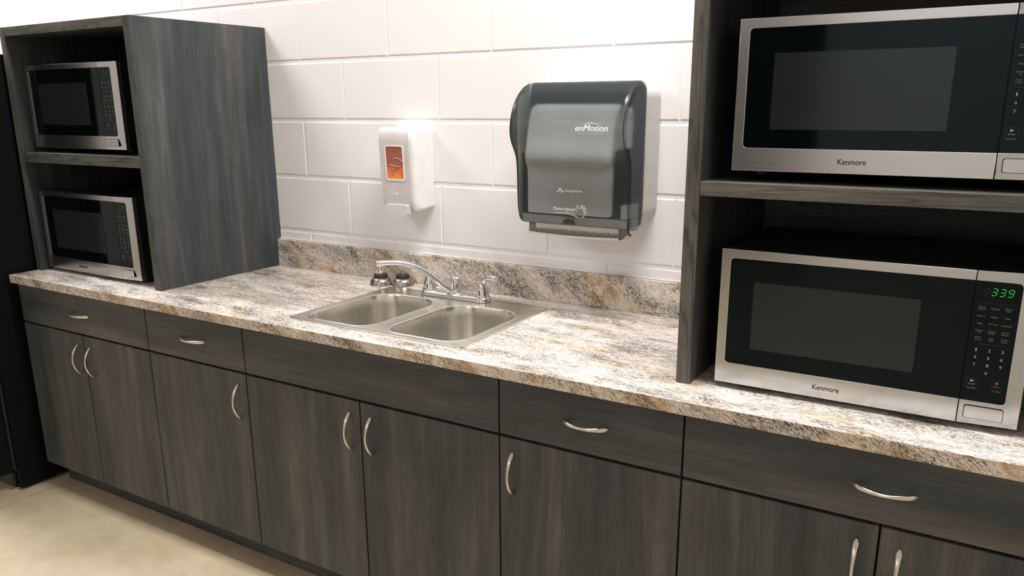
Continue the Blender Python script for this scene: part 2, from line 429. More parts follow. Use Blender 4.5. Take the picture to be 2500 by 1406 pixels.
cabinet(.1015, .565, 'narrow dark grey base cabinet with one drawer and one door, right of the sink', 'l')
cabinet(.565, 1.355, 'dark grey two-door base cabinet with one drawer, farthest right below the large microwaves', 'rl')

# ------------------------------------------------------------------ countertop
bm = B(); SX0, SX1, SY0, SY1 = -.6605, -.0487, -.5830, -.1080
xs = [-2.034, SX0+.012, SX1-.012, 1.385]; ys = [YF, SY0+.012, SY1-.012, -.0005]
top = {}; bot = {}
for i, x in enumerate(xs):
    for j, y in enumerate(ys):
        top[i, j] = bm.verts.new((x, y, CT)); bot[i, j] = bm.verts.new((x, y, CU))
for i in range(3):
    for j in range(3):
        if (i, j) == (1, 1): continue
        bm.faces.new((top[i,j], top[i+1,j], top[i+1,j+1], top[i,j+1])); bm.faces.new((bot[i,j], bot[i,j+1], bot[i+1,j+1], bot[i+1,j]))
for i in range(3):
    bm.faces.new((bot[i,0], bot[i+1,0], top[i+1,0], top[i,0])); bm.faces.new((bot[i+1,3], bot[i,3], top[i,3], top[i+1,3]))
    bm.faces.new((bot[0,i+1], bot[0,i], top[0,i], top[0,i+1])); bm.faces.new((bot[3,i], bot[3,i+1], top[3,i+1], top[3,i]))
for a, b_ in (((1,1),(2,1)), ((2,1),(2,2)), ((2,2),(1,2)), ((1,2),(1,1))): bm.faces.new((top[a], top[b_], bot[b_], bot[a]))
bm.normal_update()
es = [e for e in bm.edges if all(abs(v.co.y-YF) < 1e-5 for v in e.verts) and abs(e.verts[0].co.z-e.verts[1].co.z) < 1e-5]
bmesh.ops.bevel(bm, geom=es, offset=.0022, segments=2, profile=.6, affect='EDGES')
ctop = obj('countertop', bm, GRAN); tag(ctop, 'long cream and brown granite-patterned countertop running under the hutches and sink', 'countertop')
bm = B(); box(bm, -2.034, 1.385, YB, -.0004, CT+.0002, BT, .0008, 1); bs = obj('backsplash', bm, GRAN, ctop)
bm = B(); box(bm, -2.034, 1.385, -.0060, .0022, BT+.0002, BT+.0036, .0010, 2)
cs = obj('sealant_bead', bm, WHP, ctop); cs['label'] = 'white sealant bead along the wall'

# ------------------------------------------------------------------ microwave hutches
def hutch(x0, x1, yfr, ztop, shelf, label, tp=.030):
    cx = (x0+x1)/2
    t = thing('microwave_hutch', label, 'cabinet', (cx, -.28, CT), 'open microwave hutches on the counter')
    def sub(o): o.location = (-cx, .28, -CT); return o
    prof = [(yfr, CT+.0004), (YB-.0006, CT+.0004), (YB-.0006, BT+.0045), (-.0006, BT+.0045), (-.0006, ztop), (yfr, ztop)]
    pin = [(yfr+.0015, p[1]) if p[0] == yfr else p for p in prof]
    for a, b_ in ((x0, x0+tp), (x1-tp, x1)):
        bm = B(); prism(bm, pin, 'x', a, b_); sp = sub(obj('side_panel', bm, WZ, t, 0))
        bm = B(); box(bm, a, b_, yfr, yfr+.0014, CT+.0004, ztop, .0004, 1); obj('edge_band', bm, WZE, sp)
    for nm, za, zb in (('top_panel', ztop-tp, ztop), ('shelf', shelf[0], shelf[1])):
        bm = B(); box(bm, x0+tp+.0003, x1-tp-.0003, yfr+.0015, -.012, za, zb); s = sub(obj(nm, bm, WX, t, 0))
        bm = B(); box(bm, x0+tp+.0003, x1-tp-.0003, yfr, yfr+.0014, za, zb, .0004, 1); obj('edge_band', bm, WXE, s)
    bm = B(); box(bm, x0+tp+.0003, x1-tp-.0003, -.0115, -.0015, BT+.005, ztop-.001); sub(obj('back_panel', bm, WX, t, 0))
    return t
hutch(-2.038, -1.293, -.5465, 1.728, (1.2615, 1.2965), 'dark grey open hutch on the left end of the counter holding two small-looking microwaves')
hutch(.5101, 1.2575, -.545, 1.76, (1.2690, 1.2985), 'dark grey open hutch at the right, cropped by the frame, holding two large near microwaves', .0313)

# ------------------------------------------------------------------ microwaves
SEG = {'a': ((0,2),(1,2)), 'b': ((1,2),(1,1)), 'c': ((1,1),(1,0)), 'd': ((0,0),(1,0)), 'e': ((0,1),(0,0)), 'f': ((0,2),(0,1)), 'g': ((0,1),(1,1))}
DIG = {'3': 'abcdg', '9': 'abcdfg', '5': 'acdfg', '8': 'abcdefg'}
def digits(bm, s, x, z, w, h, pitch, y):
    for ch in s:
        for sg in DIG[ch]:
            (ax, az), (bx, bz) = SEG[sg]
            p = Vector((x + ax*w, z + az*h/2)); q = Vector((x + bx*w, z + bz*h/2)); d = (q-p).normalized(); p = p + d*.0008; q = q - d*.0008; nn = Vector((-d.y, d.x))*.00065
            for v in (0,):
                c = [p, p+d*.0006+nn, q-d*.0006+nn, q, q-d*.0006-nn, p+d*.0006-nn]
                bm.faces.new([bm.verts.new((k.x + .18*(k.y-z), y, k.y)) for k in c])
        x += pitch
W, H, D = .565, .2925, .385
def microwave(loc, label, sx, sz, time, bright):
    t = thing('microwave', label, 'microwave', loc, 'stainless and black microwaves in the hutches')
    t.scale = (sx, 1, sz)
    bm = B(); box(bm, .004, W-.004, .030, D, .001, H-.003, .003, 2); hs = obj('housing', bm, BLK, t); hs['label'] = 'black enamel case'
    for fx in (.045, W-.045):
        for fy in (.06, D-.05):
            bm = B(); lathe(bm, [(.013, -.0117), (.015, -.010), (.015, .002)], (fx, fy, 0), 16); obj('foot', bm, BRUB, t)
    XS = .4660; ox0, ox1, oz0, oz1 = .0205, .5395, .0463, .2735; r = .0075
    # door frame: C outline with rounded inner corners
    pts = [(0, 0), (XS-.0005, 0), (XS-.0005, oz0)]
    pts += [(ox0+r-r*math.sin(a), oz0+r-r*math.cos(a)) for a in [i*PI/12 for i in range(7)]]
    pts += [(ox0+r-r*math.cos(a), oz1-r+r*math.sin(a)) for a in [i*PI/12 for i in range(7)]]
    pts += [(XS-.0005, oz1), (XS-.0005, H), (0, H)]
    bm = B(); framed(bm, pts, 0, .029, .0014); dr = obj('door', bm, STEEL, t); dr['label'] = 'brushed stainless door frame'
    bm = B(); box(bm, ox0-.001, XS-.0008, .0036, .011, oz0-.001, oz1+.001); gl = obj('door_glass', bm, BGL, dr, 0); gl['label'] = 'black door glass'
    bm = B(); prism(bm, rrect(.0700, .3820, .082, .2265, .003, 4), 'y', .0032, .0035); obj('window_screen', bm, SCRN, dr, 0)
    # control side: top strip, bottom strip and rounded right strip
    pts = [(XS+.0005, 0), (W, 0), (W, H), (XS+.0005, H), (XS+.0005, oz1)]
    pts += [(ox1-r+r*math.sin(a), oz1-r+r*math.cos(a)) for a in [i*PI/12 for i in range(7)]]
    pts += [(ox1-r+r*math.cos(a), oz0+r-r*math.sin(a)) for a in [i*PI/12 for i in range(7)]]
    pts += [(XS+.0005, oz0)]
    bm = B(); framed(bm, pts, 0, .029, .0014)
    for v in bm.verts:                       # sloped outer fold on the right side
        if v.co.x > W-.004 and v.co.y < .012: v.co.y += .010
    cp = obj('control_frame', bm, STEEL, t)
    bm = B(); box(bm, W-.0005, W+.0015, .0135, .0150, .002, H-.002); box(bm, W-.0005, W+.0015, .0215, .0225, .002, H-.002); sg = obj('side_groove', bm, BLK, cp, 0)
    bm = B(); box(bm, XS+.0008, ox1+.001, .0036, .011, oz0-.001, oz1+.001); pn = obj('control_panel', bm, BGL, t, 0); pn['label'] = 'black glass control panel'
    Y = .0033
    pale = bpy.data.materials.get('pale_key_ink') or plain('pale_key_ink', (.48, .49, .50), .5)
    def pl(a, b_): return (a, Y, b_)
    for s, cx, cz in (('1',.4817,.1447),('2',.5028,.1447),('3',.5238,.1449),('4',.4817,.1303),('5',.5028,.1304),('6',.5238,.1305),('7',.4817,.1160),('8',.5028,.1161),('9',.5238,.1162),('0',.5028,.1013)):
        hw = .0011 if s == '1' else .0019
        bm = B(); addtext(bm, fit(textbm(s, .01), cx-hw, cx+hw, cz-.0029, cz+.0029), pl); obj('number_key', bm, pale, pn, 0)
    bm = B(); bm.faces.new([bm.verts.new(p) for p in ((.4800, Y, .0868), (.4800, Y, .0818), (.4860, Y, .0843))]); obj('start_mark', bm, pale, pn, 0)
    bm = B(); addtext(bm, fit(textbm('START', .01, spacing=1.2), .4775, .4885, .0767, .0789), pl); obj('key_lettering', bm, pale, pn, 0)
    rows = [('Sensor\nReheat', 'Defrost', 'Sensor\nCook'), ('Popcorn', 'Potato', 'Pizza'), ('Rice', 'Beverage', 'Casserole'), ('Frozen\nVeg', 'Frozen\nPizza', 'Frozen\nEntree'), ('Power\nLevel', 'Time\nCook', 'Timer/\nClock')]
    zs = (.2236, .2081, .1945, .1795, .1662)
    for rz, row in zip(zs, rows):
        for cx, s in zip((.4817, .5025, .5235), row):
            bm = B(); n2 = '\n' in s
            for li, w_ in enumerate(s.split('\n')):
                zc = rz + ((.0021 if li == 0 else -.0021) if n2 else 0)
                hw = .00095*len(w_); addtext(bm, fit(textbm(w_, .01), cx-hw, cx+hw, zc-.0013, zc+.0016), pl)
            obj('key_lettering', bm, PINK, pn, 0)
    for s, a0, a1, c0 in (('ADD 30 SEC', .4755, .4905, .0690), ('STOP', .5175, .5270, .0775), ('CANCEL', .5205, .5305, .0685)):
        bm = B(); addtext(bm, fit(textbm(s, .01), a0, a1, c0, c0+.0020), pl); obj('key_lettering', bm, PINK, pn, 0)
    bm = B(); lathe(bm, [(.0009, 0), (.0008, -.00005)], (.5175, Y, .0695), 10, 'y'); obj('key_dot', bm, PINK, pn, 0)
    for a0, a1, c0, c1 in ((.4735, .4925, .0715, .0895), (.5135, .5315, .0735, .0905)):
        bm = B()
        o_ = rrect(a0, a1, c0, c1, .002, 3); i_ = rrect(a0+.0003, a1-.0003, c0+.0003, c1-.0003, .0018, 3); n = len(o_)
        vo = [bm.verts.new((p[0], Y, p[1])) for p in o_]; vi = [bm.verts.new((p[0], Y, p[1])) for p in i_]
        for q in range(n): bm.faces.new((vo[q], vo[(q+1) % n], vi[(q+1) % n], vi[q]))
        obj('key_outline', bm, DINK, pn, 0)
    for a0, a1, c0 in ((.4770, .5290, .2325), (.4800, .5250, .1560)):
        bm = B(); box(bm, a0, a1, Y, Y+.0001, c0, c0+.0004); obj('panel_rule', bm, DINK, pn, 0)
    bm = B(); prism(bm, rrect(.5198, .5246, .0830, .0868, .0008, 3), 'y', Y-.0001, Y); obj('stop_mark', bm, RINK, pn, 0)
    bm = B(); prism(bm, rrect(.4760, .5320, .2440, .2660, .001, 3), 'y', Y, Y+.0002); dp = obj('display', bm, BGL, t, 0); dp['label'] = 'digital clock display'
    bm = B(); digits(bm, '8', .4800, .2478, .0078, .0128, .0128, Y-.0003); obj('unlit_digit', bm, GHOST, dp, 0)
    bm = B(); digits(bm, time, .4920, .2478, .0078, .0128, .0128, Y-.0003); dg = obj('lit_digits', bm, GLOW if bright else GLOWD, dp, 0); dg['label'] = 'green clock digits'
    # open button
    bm = B(); prism(bm, rrect(.4758, .5402, .0118, .0372, .004, 6), 'y', -.0002, .0008); obj('button_gap', bm, BLK, cp, 0)
    bm = B(); prism(bm, rrect(.4768, .5392, .0128, .0362, .0035, 6), 'y', -.0012, .0005, .0006, 2, True); ob = obj('open_button', bm, STEEL, t); ob['label'] = 'stainless door release button'
    # maker's name
    bm = B(); tt = fit(textbm('Kenmore', .02, bold=.0002), .2040, .2550, .0175, .0285); addtext(bm, tt, lambda a, b_: (a, -.0004, b_)); obj('maker_lettering', bm, INK, dr, 0)
    return t
microwave((-1.991, -.505, 1.3137), 'small-looking stainless microwave on the shelf of the left hutch, upper of its pair', .9407, .979, '339', False)
microwave((-1.989, -.523, .8682), 'small-looking stainless microwave standing on the counter inside the left hutch', .973, .990, '335', False)
microwave((.5935, -.510, 1.3205), 'large stainless microwave on the shelf of the right hutch, cut off by the frame', 1, 1, '339', True)
microwave((.590, -.525, .8681), 'large stainless microwave on the counter in the right hutch, green clock showing 339', 1, 1, '339', True)

# ------------------------------------------------------------------ sink
sink = thing('sink', 'stainless steel double-bowl drop-in sink set in the granite-patterned counter', 'sink', ((SX0+SX1)/2, (SY0+SY1)/2, CT))
def ssub(o): o.location = (-(SX0+SX1)/2, -(SY0+SY1)/2, -CT); return o
bm = B(); DZ = CT+.0045
outer = rrect(SX0, SX1, SY0, SY1, .016, 6)
def ring(pts, z): return [bm.verts.new((p[0], p[1], z)) for p in pts]
def bridge(A, Bv):
    n = len(A)
    for i in range(n): bm.faces.new((A[i], A[(i+1) % n], Bv[(i+1) % n], Bv[i]))
def inset(pts, d, c):    # shrink an outline toward inside by offsetting radius about the bowl centre
    out = []
    for (x, y) in pts:
        vx, vy = x-c[0], y-c[1]; l = math.hypot(vx, vy); out.append((x - vx/l*d, y - vy/l*d))
    return out
o0 = ring(outer, CT+.0003); o1 = ring(rrect(SX0+.0005, SX1-.0005, SY0+.0005, SY1-.0005, .016, 6), CT+.0035)
o2 = ring(rrect(SX0+.0045, SX1-.0045, SY0+.0045, SY1-.0045, .013, 6), DZ+.0005); o3 = ring(rrect(SX0+.010, SX1-.010, SY0+.010, SY1-.010, .010, 6), DZ-.001)
bridge(o0, o1); bridge(o1, o2); bridge(o2, o3)
bowls = []
for bx0, bx1, by0, by1 in ((-.629, -.3790, -.5585, -.1970), (-.3290, -.0760, -.5570, -.2010)):
    rr = (.062, .062, .085, .085)
    def loop(d, z): return ring(rrect(bx0+d, bx1-d, by0+d, by1-d, tuple(max(q-d*.6, .012) for q in rr), 10), z)
    l0 = loop(-.006, DZ-.001); l1 = loop(-.002, DZ+.0010); l2 = loop(.0015, DZ-.0005); l3 = loop(.004, DZ-.006); l4 = loop(.007, DZ-.03)
    l5 = loop(.013, DZ-.125); l6 = loop(.020, DZ-.150); l7 = loop(.040, DZ-.162); l8 = loop(.085, DZ-.166)
    for A, Q in zip((l0, l1, l2, l3, l4, l5, l6, l7), (l1, l2, l3, l4, l5, l6, l7, l8)): bridge(A, Q)
    bm.faces.new(l8); bowls.append(l0)
# deck between outer rim and the two bowl openings
es = []
for lp in [o3] + bowls:
    for i in range(len(lp)): es.append(bm.edges.get((lp[i], lp[(i+1) % len(lp)])))
bmesh.ops.triangle_fill(bm, edges=es, use_beauty=True, use_dissolve=False)
basin = ssub(obj('basin', bm, SINKS, sink, 40))
for cx, cy in ((-.504, -.372), (-.2025, -.375)):
    bm = B(); lathe(bm, [(.052, .0), (.050, .0035), (.042, .004), (.038, .001), (.03, -.0005)], (cx, cy, DZ-.1655), 32); ssub(obj('drain', bm, BASK, sink))

# ------------------------------------------------------------------ faucet
FX, FY, FZ = -.3750, -.1360, DZ-.0002
fa = thing('faucet', 'polished chrome two-lever kitchen faucet with long low spout on the sink deck', 'faucet', (FX, FY, FZ))
def fsub(o): o.location = (-FX, -FY, -FZ); return o
bm = B()
def stad(hl, hw, z, n=12):
    pts = [(FX + hl - hw + hw*math.cos(a), FY + hw*math.sin(a)) for a in [-PI/2 + PI*i/n for i in range(n+1)]]
    pts += [(FX - hl + hw + hw*math.cos(a), FY + hw*math.sin(a)) for a in [PI/2 + PI*i/n for i in range(n+1)]]
    return [bm.verts.new((p[0], p[1], z)) for p in pts]
rs = [stad(.1300, .0275, FZ), stad(.1310, .0285, FZ+.004), stad(.1295, .0270, FZ+.010), stad(.1255, .0230, FZ+.0145), stad(.118, .016, FZ+.0165)]
for A, Q in zip(rs, rs[1:]): bridge(A, Q)
bm.faces.new(rs[0][::-1]); bm.faces.new(rs[-1]); fsub(obj('base_plate', bm, CHROME, fa, 50))
for s in (-1, 1):
    hx = FX + s*.1016; zb = FZ+.013
    bm = B(); lathe(bm, [(.0235, 0), (.024, .004), (.0215, .007), (.0203, .009), (.0200, .018), (.0170, .030), (.0125, .041), (.0112, .047), (.0085, .0505), (.003, .052)], (hx, FY, zb), 28)
    hb = fsub(obj('handle_body', bm, CHROME, fa, 50))
    bm = B(); P = [(hx, FY, zb+.038), (hx+s*.003, FY, zb+.049), (hx+s*.013, FY-.001, zb+.0590), (hx+s*.029, FY-.003, zb+.0640), (hx+s*.044, FY-.005, zb+.0655), (hx+s*.056, FY-.007, zb+.0655), (hx+s*.058, FY-.007, zb+.0655)]
    sweep(bm, P, [.0105, .0096, .0086, .0090, .0102, .0114, .0112], [.0100, .0092, .0076, .0074, .0080, .0090, .0088], 14, up=Vector((0, .01, 1)))
    obj('lever', bm, CHROME, hb, 50)
bm = B(); lathe(bm, [(.026, .0), (.0215, .004), (.0175, .010), (.0160, .016), (.0158, .034), (.0168, .036), (.0168, .042), (.0152, .046), (.0150, .050), (.0110, .0545), (.004, .056)], (FX+.003, FY, FZ+.012), 32)
fsub(obj('centre_post', bm, CHROME, fa, 50))
ang = math.radians(134); dx, dy = math.cos(ang), -math.sin(ang)
prof = [(.006, .876), (.020, .884), (.040, .900), (.065, .922), (.095, .946), (.125, .964), (.155, .9765), (.185, .983), (.215, .9845), (.238, .9835), (.249, .9825)]
# smooth the spout path
def catmull(P, n=4):
    out = []
    for i in range(len(P)-1):
        p0, p1, p2, p3 = P[max(i-1, 0)], P[i], P[i+1], P[min(i+2, len(P)-1)]
        for k in range(n):
            t = k/n; out.append(tuple(.5*((2*b)+(-a+c)*t+(2*a-5*b+4*c-d)*t*t+(-a+3*b-3*c+d)*t**3) for a, b, c, d in zip(p0, p1, p2, p3)))
    return out + [P[-1]]
pp = catmull(prof); path = [(FX+.003+s*dx, FY+s*dy, z) for s, z in pp]; m_ = len(path)
bm = B(); ra = [.0092 + .0028*(i/m_) for i in range(m_)]; rb = [.0088 for i in range(m_)]
ra[-1] *= .7; rb[-1] *= .7
sweep(bm, path, ra, rb, 16); fsub(obj('spout', bm, CHROME, fa, 60))
bm = B(); tipx, tipy = FX+.003+.238*dx, FY+.238*dy
lathe(bm, [(.0085, -.025), (.0105, -.025), (.0108, -.012), (.0095, -.010), (.0098, .004)], (tipx, tipy, .978), 24); fsub(obj('aerator', bm, CHROME, fa, 50))

# ------------------------------------------------------------------ sink strainers set upside down behind the sink
def strainer(x, y, stem, label):
    t = thing('sink_strainer', label, 'strainer', (x, y, CT+.0003), 'sink strainers behind the sink')
    bm = B(); R = .0385
    lathe(bm, [(R-.002, 0), (R, .0008), (R, .0028), (R-.0012, .0042), (R-.0014, .0095), (R-.0035, .0155), (R-.0080, .0208), (.0255, .0238), (.0225, .0250)], (0, 0, 0), 40); bs_ = obj('basket', bm, BASK, t, 50)
    bm = B()
    for i in range(16):
        a = 2*PI*i/16; c = Vector((.0318*math.cos(a), .0318*math.sin(a), .0198)); nrm = Vector((math.cos(a)*.7, math.sin(a)*.7, .72)); tg = Vector((-math.sin(a), math.cos(a), 0)); dn = nrm.cross(tg)
        bm.faces.new([bm.verts.new(c + nrm*.0007 + tg*.0014*math.cos(k*PI/4) + dn*.0019*math.sin(k*PI/4)) for k in range(8)])
    obj('drain_holes', bm, BLK, bs_, 0)
    bm = B(); lathe(bm, [(.0235, .0245), (.0240, .027), (.0230, .0335), (.0215, .0365), (.020, .0370)], (0, 0, 0), 32); obj('rubber_stopper', bm, BRUB, t, 50)
    bm = B(); lathe(bm, [(.0050, .0360), (.0036, .041), (.0032, .0375+stem-.004), (.0045, .0375+stem-.003), (.0045, .0375+stem)], (0, 0, 0), 16); obj('stem', bm, BASK, t)
    return t
strainer(-.7215, -.0905, .028, 'upturned steel and black rubber sink strainer with tall stem, left of its pair')
strainer(-.6495, -.0600, .012, 'upturned steel and black rubber sink strainer with short stem, nearer the chrome faucet')

# ------------------------------------------------------------------ profile-based shells
def interp(prof, z):       # prof: list (y, z) with descending z ; y at a height
    for (y0, z0), (y1, z1) in zip(prof, prof[1:]):
        if z0 >= z >= z1: t = (z0-z)/(z0-z1) if z0 != z1 else 0; return y0 + (y1-y0)*t
    return prof[-1][0]
def shell(bm, front, yback, xsl, cz=None):
    """front: outline (y, z) from top-back over the front to bottom-back; xsl: list of (x, inset)"""
    zc = (max(p[1] for p in front) + min(p[1] for p in front))/2; hz = (max(p[1] for p in front) - min(p[1] for p in front))/2
    yd = min(p[0] for p in front)
    rows = []
    for x, ins in xsl:
        ky = 1 - ins/abs(yd - yback); kz = 1 - ins*.8/hz
        rows.append([bm.verts.new((x, yback + (p[0]-yback)*ky, zc + (p[1]-zc)*kz)) for p in front])
    for A, Q in zip(rows, rows[1:]):
        for i in range(len(A)-1): bm.faces.new((A[i], A[i+1], Q[i+1], Q[i]))
    bm.faces.new(rows[0]); bm.faces.new(rows[-1][::-1])
    return rows
def rounded(x0, x1, r, n=6):
    out = []
    for i in range(n+1):
        a = .5*PI*i/n; out.append((x0 + r*(1-math.sin(a)) if False else x0 + r*(1-math.cos(a)), r*(1-math.sin(a))))
    for i in range(n, -1, -1):
        a = .5*PI*i/n; out.append((x1 - r*(1-math.cos(a)), r*(1-math.sin(a))))
    return out

# soap dispenser
sd = thing('soap_dispenser', 'white wall-mounted soap dispenser with grey front and orange soap window', 'soap dispenser', (-.618, 0, 1.25))
def dsub(o): o.location = (.618, 0, -1.25); return o
fr = catmull([(-.0004, 1.3810), (-.050, 1.3850), (-.088, 1.3850), (-.102, 1.3740), (-.1085, 1.3520), (-.1080, 1.3150), (-.1045, 1.2500), (-.1010, 1.1900), (-.0985, 1.1500), (-.0930, 1.1260), (-.0800, 1.1160), (-.040, 1.1185), (-.0004, 1.1210)], 3)
bm = B(); shell(bm, fr, -.0004, rounded(-.692, -.5460, .016)); dsub(obj('shell', bm, WHP, sd, 50))
def soapY(z): return interp([p for p in fr if p[0] < -.08][0:], z)
strip = [(p[0], p[1]) for p in fr if p[0] < -.075]
bm = B(); rows = []
for x, push in ((-.6865, -.0003), (-.6850, -.0016), (-.5680, -.0016), (-.5665, -.0003)):
    rows.append([bm.verts.new((x, p[0]+push, p[1])) for p in strip])
for A, Q in zip(rows, rows[1:]):
    for i in range(len(A)-1): bm.faces.new((A[i], A[i+1], Q[i+1], Q[i]))
dsub(obj('front_panel', bm, GRP, sd, 50))
def on_soap(x, z, d): return (x, soapY(z) - d, z)
bm = B()
o_ = rrect(-.6640, -.5850, 1.2150, 1.3290, .009, 6); i_ = rrect(-.6585, -.5905, 1.2205, 1.3245, .006, 6); n = len(o_)
A = [bm.verts.new(on_soap(p[0], p[1], .0016)) for p in o_]; A2 = [bm.verts.new(on_soap(p[0], p[1], .0030)) for p in o_]
I2 = [bm.verts.new(on_soap(p[0], p[1], .0030)) for p in i_]; I3 = [bm.verts.new(on_soap(p[0], p[1], .0012)) for p in i_]
bridge(A, A2); bridge(A2, I2); bridge(I2, I3); wf = dsub(obj('window_frame', bm, WHP, sd, 50))
bm = B()
for i in range(14):                         # bulging soap pouch seen in the window
    pass
gx, gz = 10, 16; V_ = {}
for i in range(gx+1):
    for j in range(gz+1):
        x = -.6590 + .0690*i/gx; z = 1.2200 + .1050*j/gz
        V_[i, j] = bm.verts.new((x, soapY(z) - .0018, z))
for i in range(gx):
    for j in range(gz): bm.faces.new((V_[i,j], V_[i+1,j], V_[i+1,j+1], V_[i,j+1]))
so = dsub(obj('soap_window', bm, SOAP, sd, 60)); so['label'] = 'orange brown soap behind clear window'
bm = B()
sweep(bm, [on_soap(x, z, .0024) for x, z in catmull([(-.628, 1.2865), (-.618, 1.2885), (-.605, 1.2860), (-.592, 1.2780)], 4)], .0006, .0006, 6)
sweep(bm, [on_soap(x, z, .0024) for x, z in catmull([(-.646, 1.2690), (-.642, 1.2660), (-.625, 1.2630), (-.606, 1.2610)], 4)], .0006, .0006, 6)
obj('crease_highlight', bm, WHP, so)  # thin white tubes stand in for highlights along the plastic folds
bm = B()
tt = fit(textbm('GOJO', .02), -.6545, -.6105, 1.1640, 1.1800)
for sh in (-.0008, 0, .0008): addtext(bm, tt, lambda a, b_: on_soap(a+sh, b_, .0020+sh*.1))
arc = catmull([(-.6570, 1.1770), (-.6500, 1.1850), (-.6390, 1.1885), (-.6290, 1.1880)], 4)
for p, q in zip(arc, arc[1:]):
    bm.faces.new([bm.verts.new(on_soap(*v, .0020)) for v in (p, q, (q[0], q[1]-.0012), (p[0]+.001, p[1]-.0016))])
dsub(obj('maker_lettering', bm, WINK, sd, 0))
bm = B(); prism(bm, rrect(-.6700, -.5760, 1.1010, 1.1380, (.010, .010, .003, .003), 5), 'y', -.1130, -.0700, .003, 3); dsub(obj('push_bar', bm, GRB, sd, 50))

# paper towel dispenser
td = thing('paper_towel_dispenser', 'smoky grey motion-activated paper towel dispenser mounted on the white block wall', 'towel dispenser', (.057, 0, 1.32))
def tsub(o): o.location = (-.057, 0, -1.32); return o
bm = B()
hp = rrect(-.118, .2370, 1.1260, 1.5130, (.030, .045, .045, .030), 8)
prism(bm, hp, 'y', -.094, -.0004, .004, 3); tsub(obj('housing', bm, HOUS, td, 50))
cvr = catmull([(-.094, 1.5130), (-.120, 1.5120), (-.150, 1.5040), (-.185, 1.4820), (-.212, 1.4500), (-.227, 1.4150), (-.2310, 1.3850), (-.2260, 1.3600), (-.2120, 1.3370), (-.1980, 1.3150), (-.1910, 1.2900), (-.1880, 1.2500), (-.1860, 1.2000), (-.1820, 1.1560), (-.1720, 1.1300), (-.1560, 1.1230), (-.1250, 1.1220), (-.094, 1.1220)], 4)
CX0, CX1 = -.1190, .2330
bm = B(); xsl = rounded(CX0, CX1, .017, 7)
rows = shell(bm, cvr, -.094, xsl)
# the cover is a hollow skin: drop the flat cap faces' back opening (already open) and keep the sides
cv = tsub(obj('cover', bm, SMOKE, td, 40)); cv['label'] = 'smoky translucent front cover'
FP = [p for p in cvr if p[0] < -.11]
def coverY(z): return interp(FP, z)
def on_cover(x, z, d=.0006): return (x, coverY(z) - d, z)
# raised rib along the right side of the cover face
bm = B(); sweep(bm, [(CX1-.0035, p[0]-.0012, p[1]) for p in FP if p[1] < 1.50], .0022, .0022, 8); tsub(obj('cover_rib', bm, SMOKE, td, 60))
# works seen through the cover
DKB = plain('dark_bracket_plastic', (.018, .030, .036), .5)
pr = catmull([(-.100, 1.4420), (-.122, 1.4410), (-.136, 1.4340), (-.148, 1.4100), (-.164, 1.3700), (-.178, 1.3350), (-.184, 1.3130), (-.181, 1.2980), (-.170, 1.2820), (-.167, 1.2400), (-.166, 1.1620), (-.158, 1.1550), (-.100, 1.1540)], 3)
bm = B(); shell(bm, pr, -.100, rounded(-.092, .174, .012, 5)); o = tsub(obj('paper_roll', bm, ROLLM, td, 50)); o['label'] = 'white paper towel roll behind the smoky cover'
bm = B(); box(bm, -.112, .226, -.0985, -.0945, 1.130, 1.500, .001, 1); tsub(obj('inner_backing', bm, DKB, td, 40))
bm = B(); box(bm, -.1150, -.1125, -.172, -.099, 1.150, 1.47, .001, 1); tsub(obj('inner_side', bm, HOUS, td, 40))
bm = B(); box(bm, .182, .206, -.165, -.099, 1.152, 1.34, .003, 2); box(bm, -.110, -.097, -.155, -.099, 1.152, 1.33, .003, 2); tsub(obj('roll_bracket', bm, DKB, td, 40))
bm = B(); box(bm, -.108, .2165, -.163, -.099, 1.1275, 1.150, .003, 2); tsub(obj('lower_chassis', bm, HOUS, td, 40))
bm = B(); box(bm, .200, .218, -.166, -.099, 1.1510, 1.190, .003, 2); tsub(obj('lock_block', bm, HOUS, td, 40))
# sensor bump
bm = B(); pts = [(.047 + .0185*math.cos(a), 1.1275 + .0165*math.sin(a)) for a in [PI*i/14 for i in range(15)]]
for d in (.0012,):
    vs = [bm.verts.new(on_cover(p[0], p[1], .0035)) for p in pts]; ws = [bm.verts.new(on_cover(p[0], p[1], .0002)) for p in pts]
    bm.faces.new(vs); bridge(vs, ws)
sn = tsub(obj('motion_sensor', bm, BRUB, td, 0)); sn['label'] = 'black half-round motion sensor'
# printed marks
def mark(bm, name='printed_mark'): tsub(obj(name, bm, WINK, td, 0))
bm = B()
tt = fit(textbm('enMotion', .03, shear=.28), .0920, .1860, 1.3850, 1.4010)
for sh in (-.0005, 0, .0005): addtext(bm, tt, lambda a, b_: on_cover(a+sh, b_, .0006+sh*.1))
for a0, a1 in ((.128, .160),):
    ar = catmull([(.120, 1.4030), (.132, 1.4062), (.146, 1.4058), (.158, 1.4025)], 4)
    for p, q in zip(ar, ar[1:]): bm.faces.new([bm.verts.new(on_cover(*v)) for v in (p, q, (q[0], q[1]-.0010), (p[0], p[1]-.0010))])
mark(bm, 'brand_lettering'); bm = B(); tt = fit(textbm('AUTOMATED TOUCHLESS DISPENSER', .01), .1010, .1745, 1.3775, 1.3796); addtext(bm, tt, lambda a, b_: on_cover(a, b_))
mark(bm, 'small_lettering'); bm = B(); tt = fit(textbm('Georgia-Pacific', .01), .0400, .0950, 1.2180, 1.2262)
for sh in (-.0002, .0002): addtext(bm, tt, lambda a, b_: on_cover(a+sh, b_, .0006+sh*.1))
mark(bm, 'maker_lettering'); bm = B()
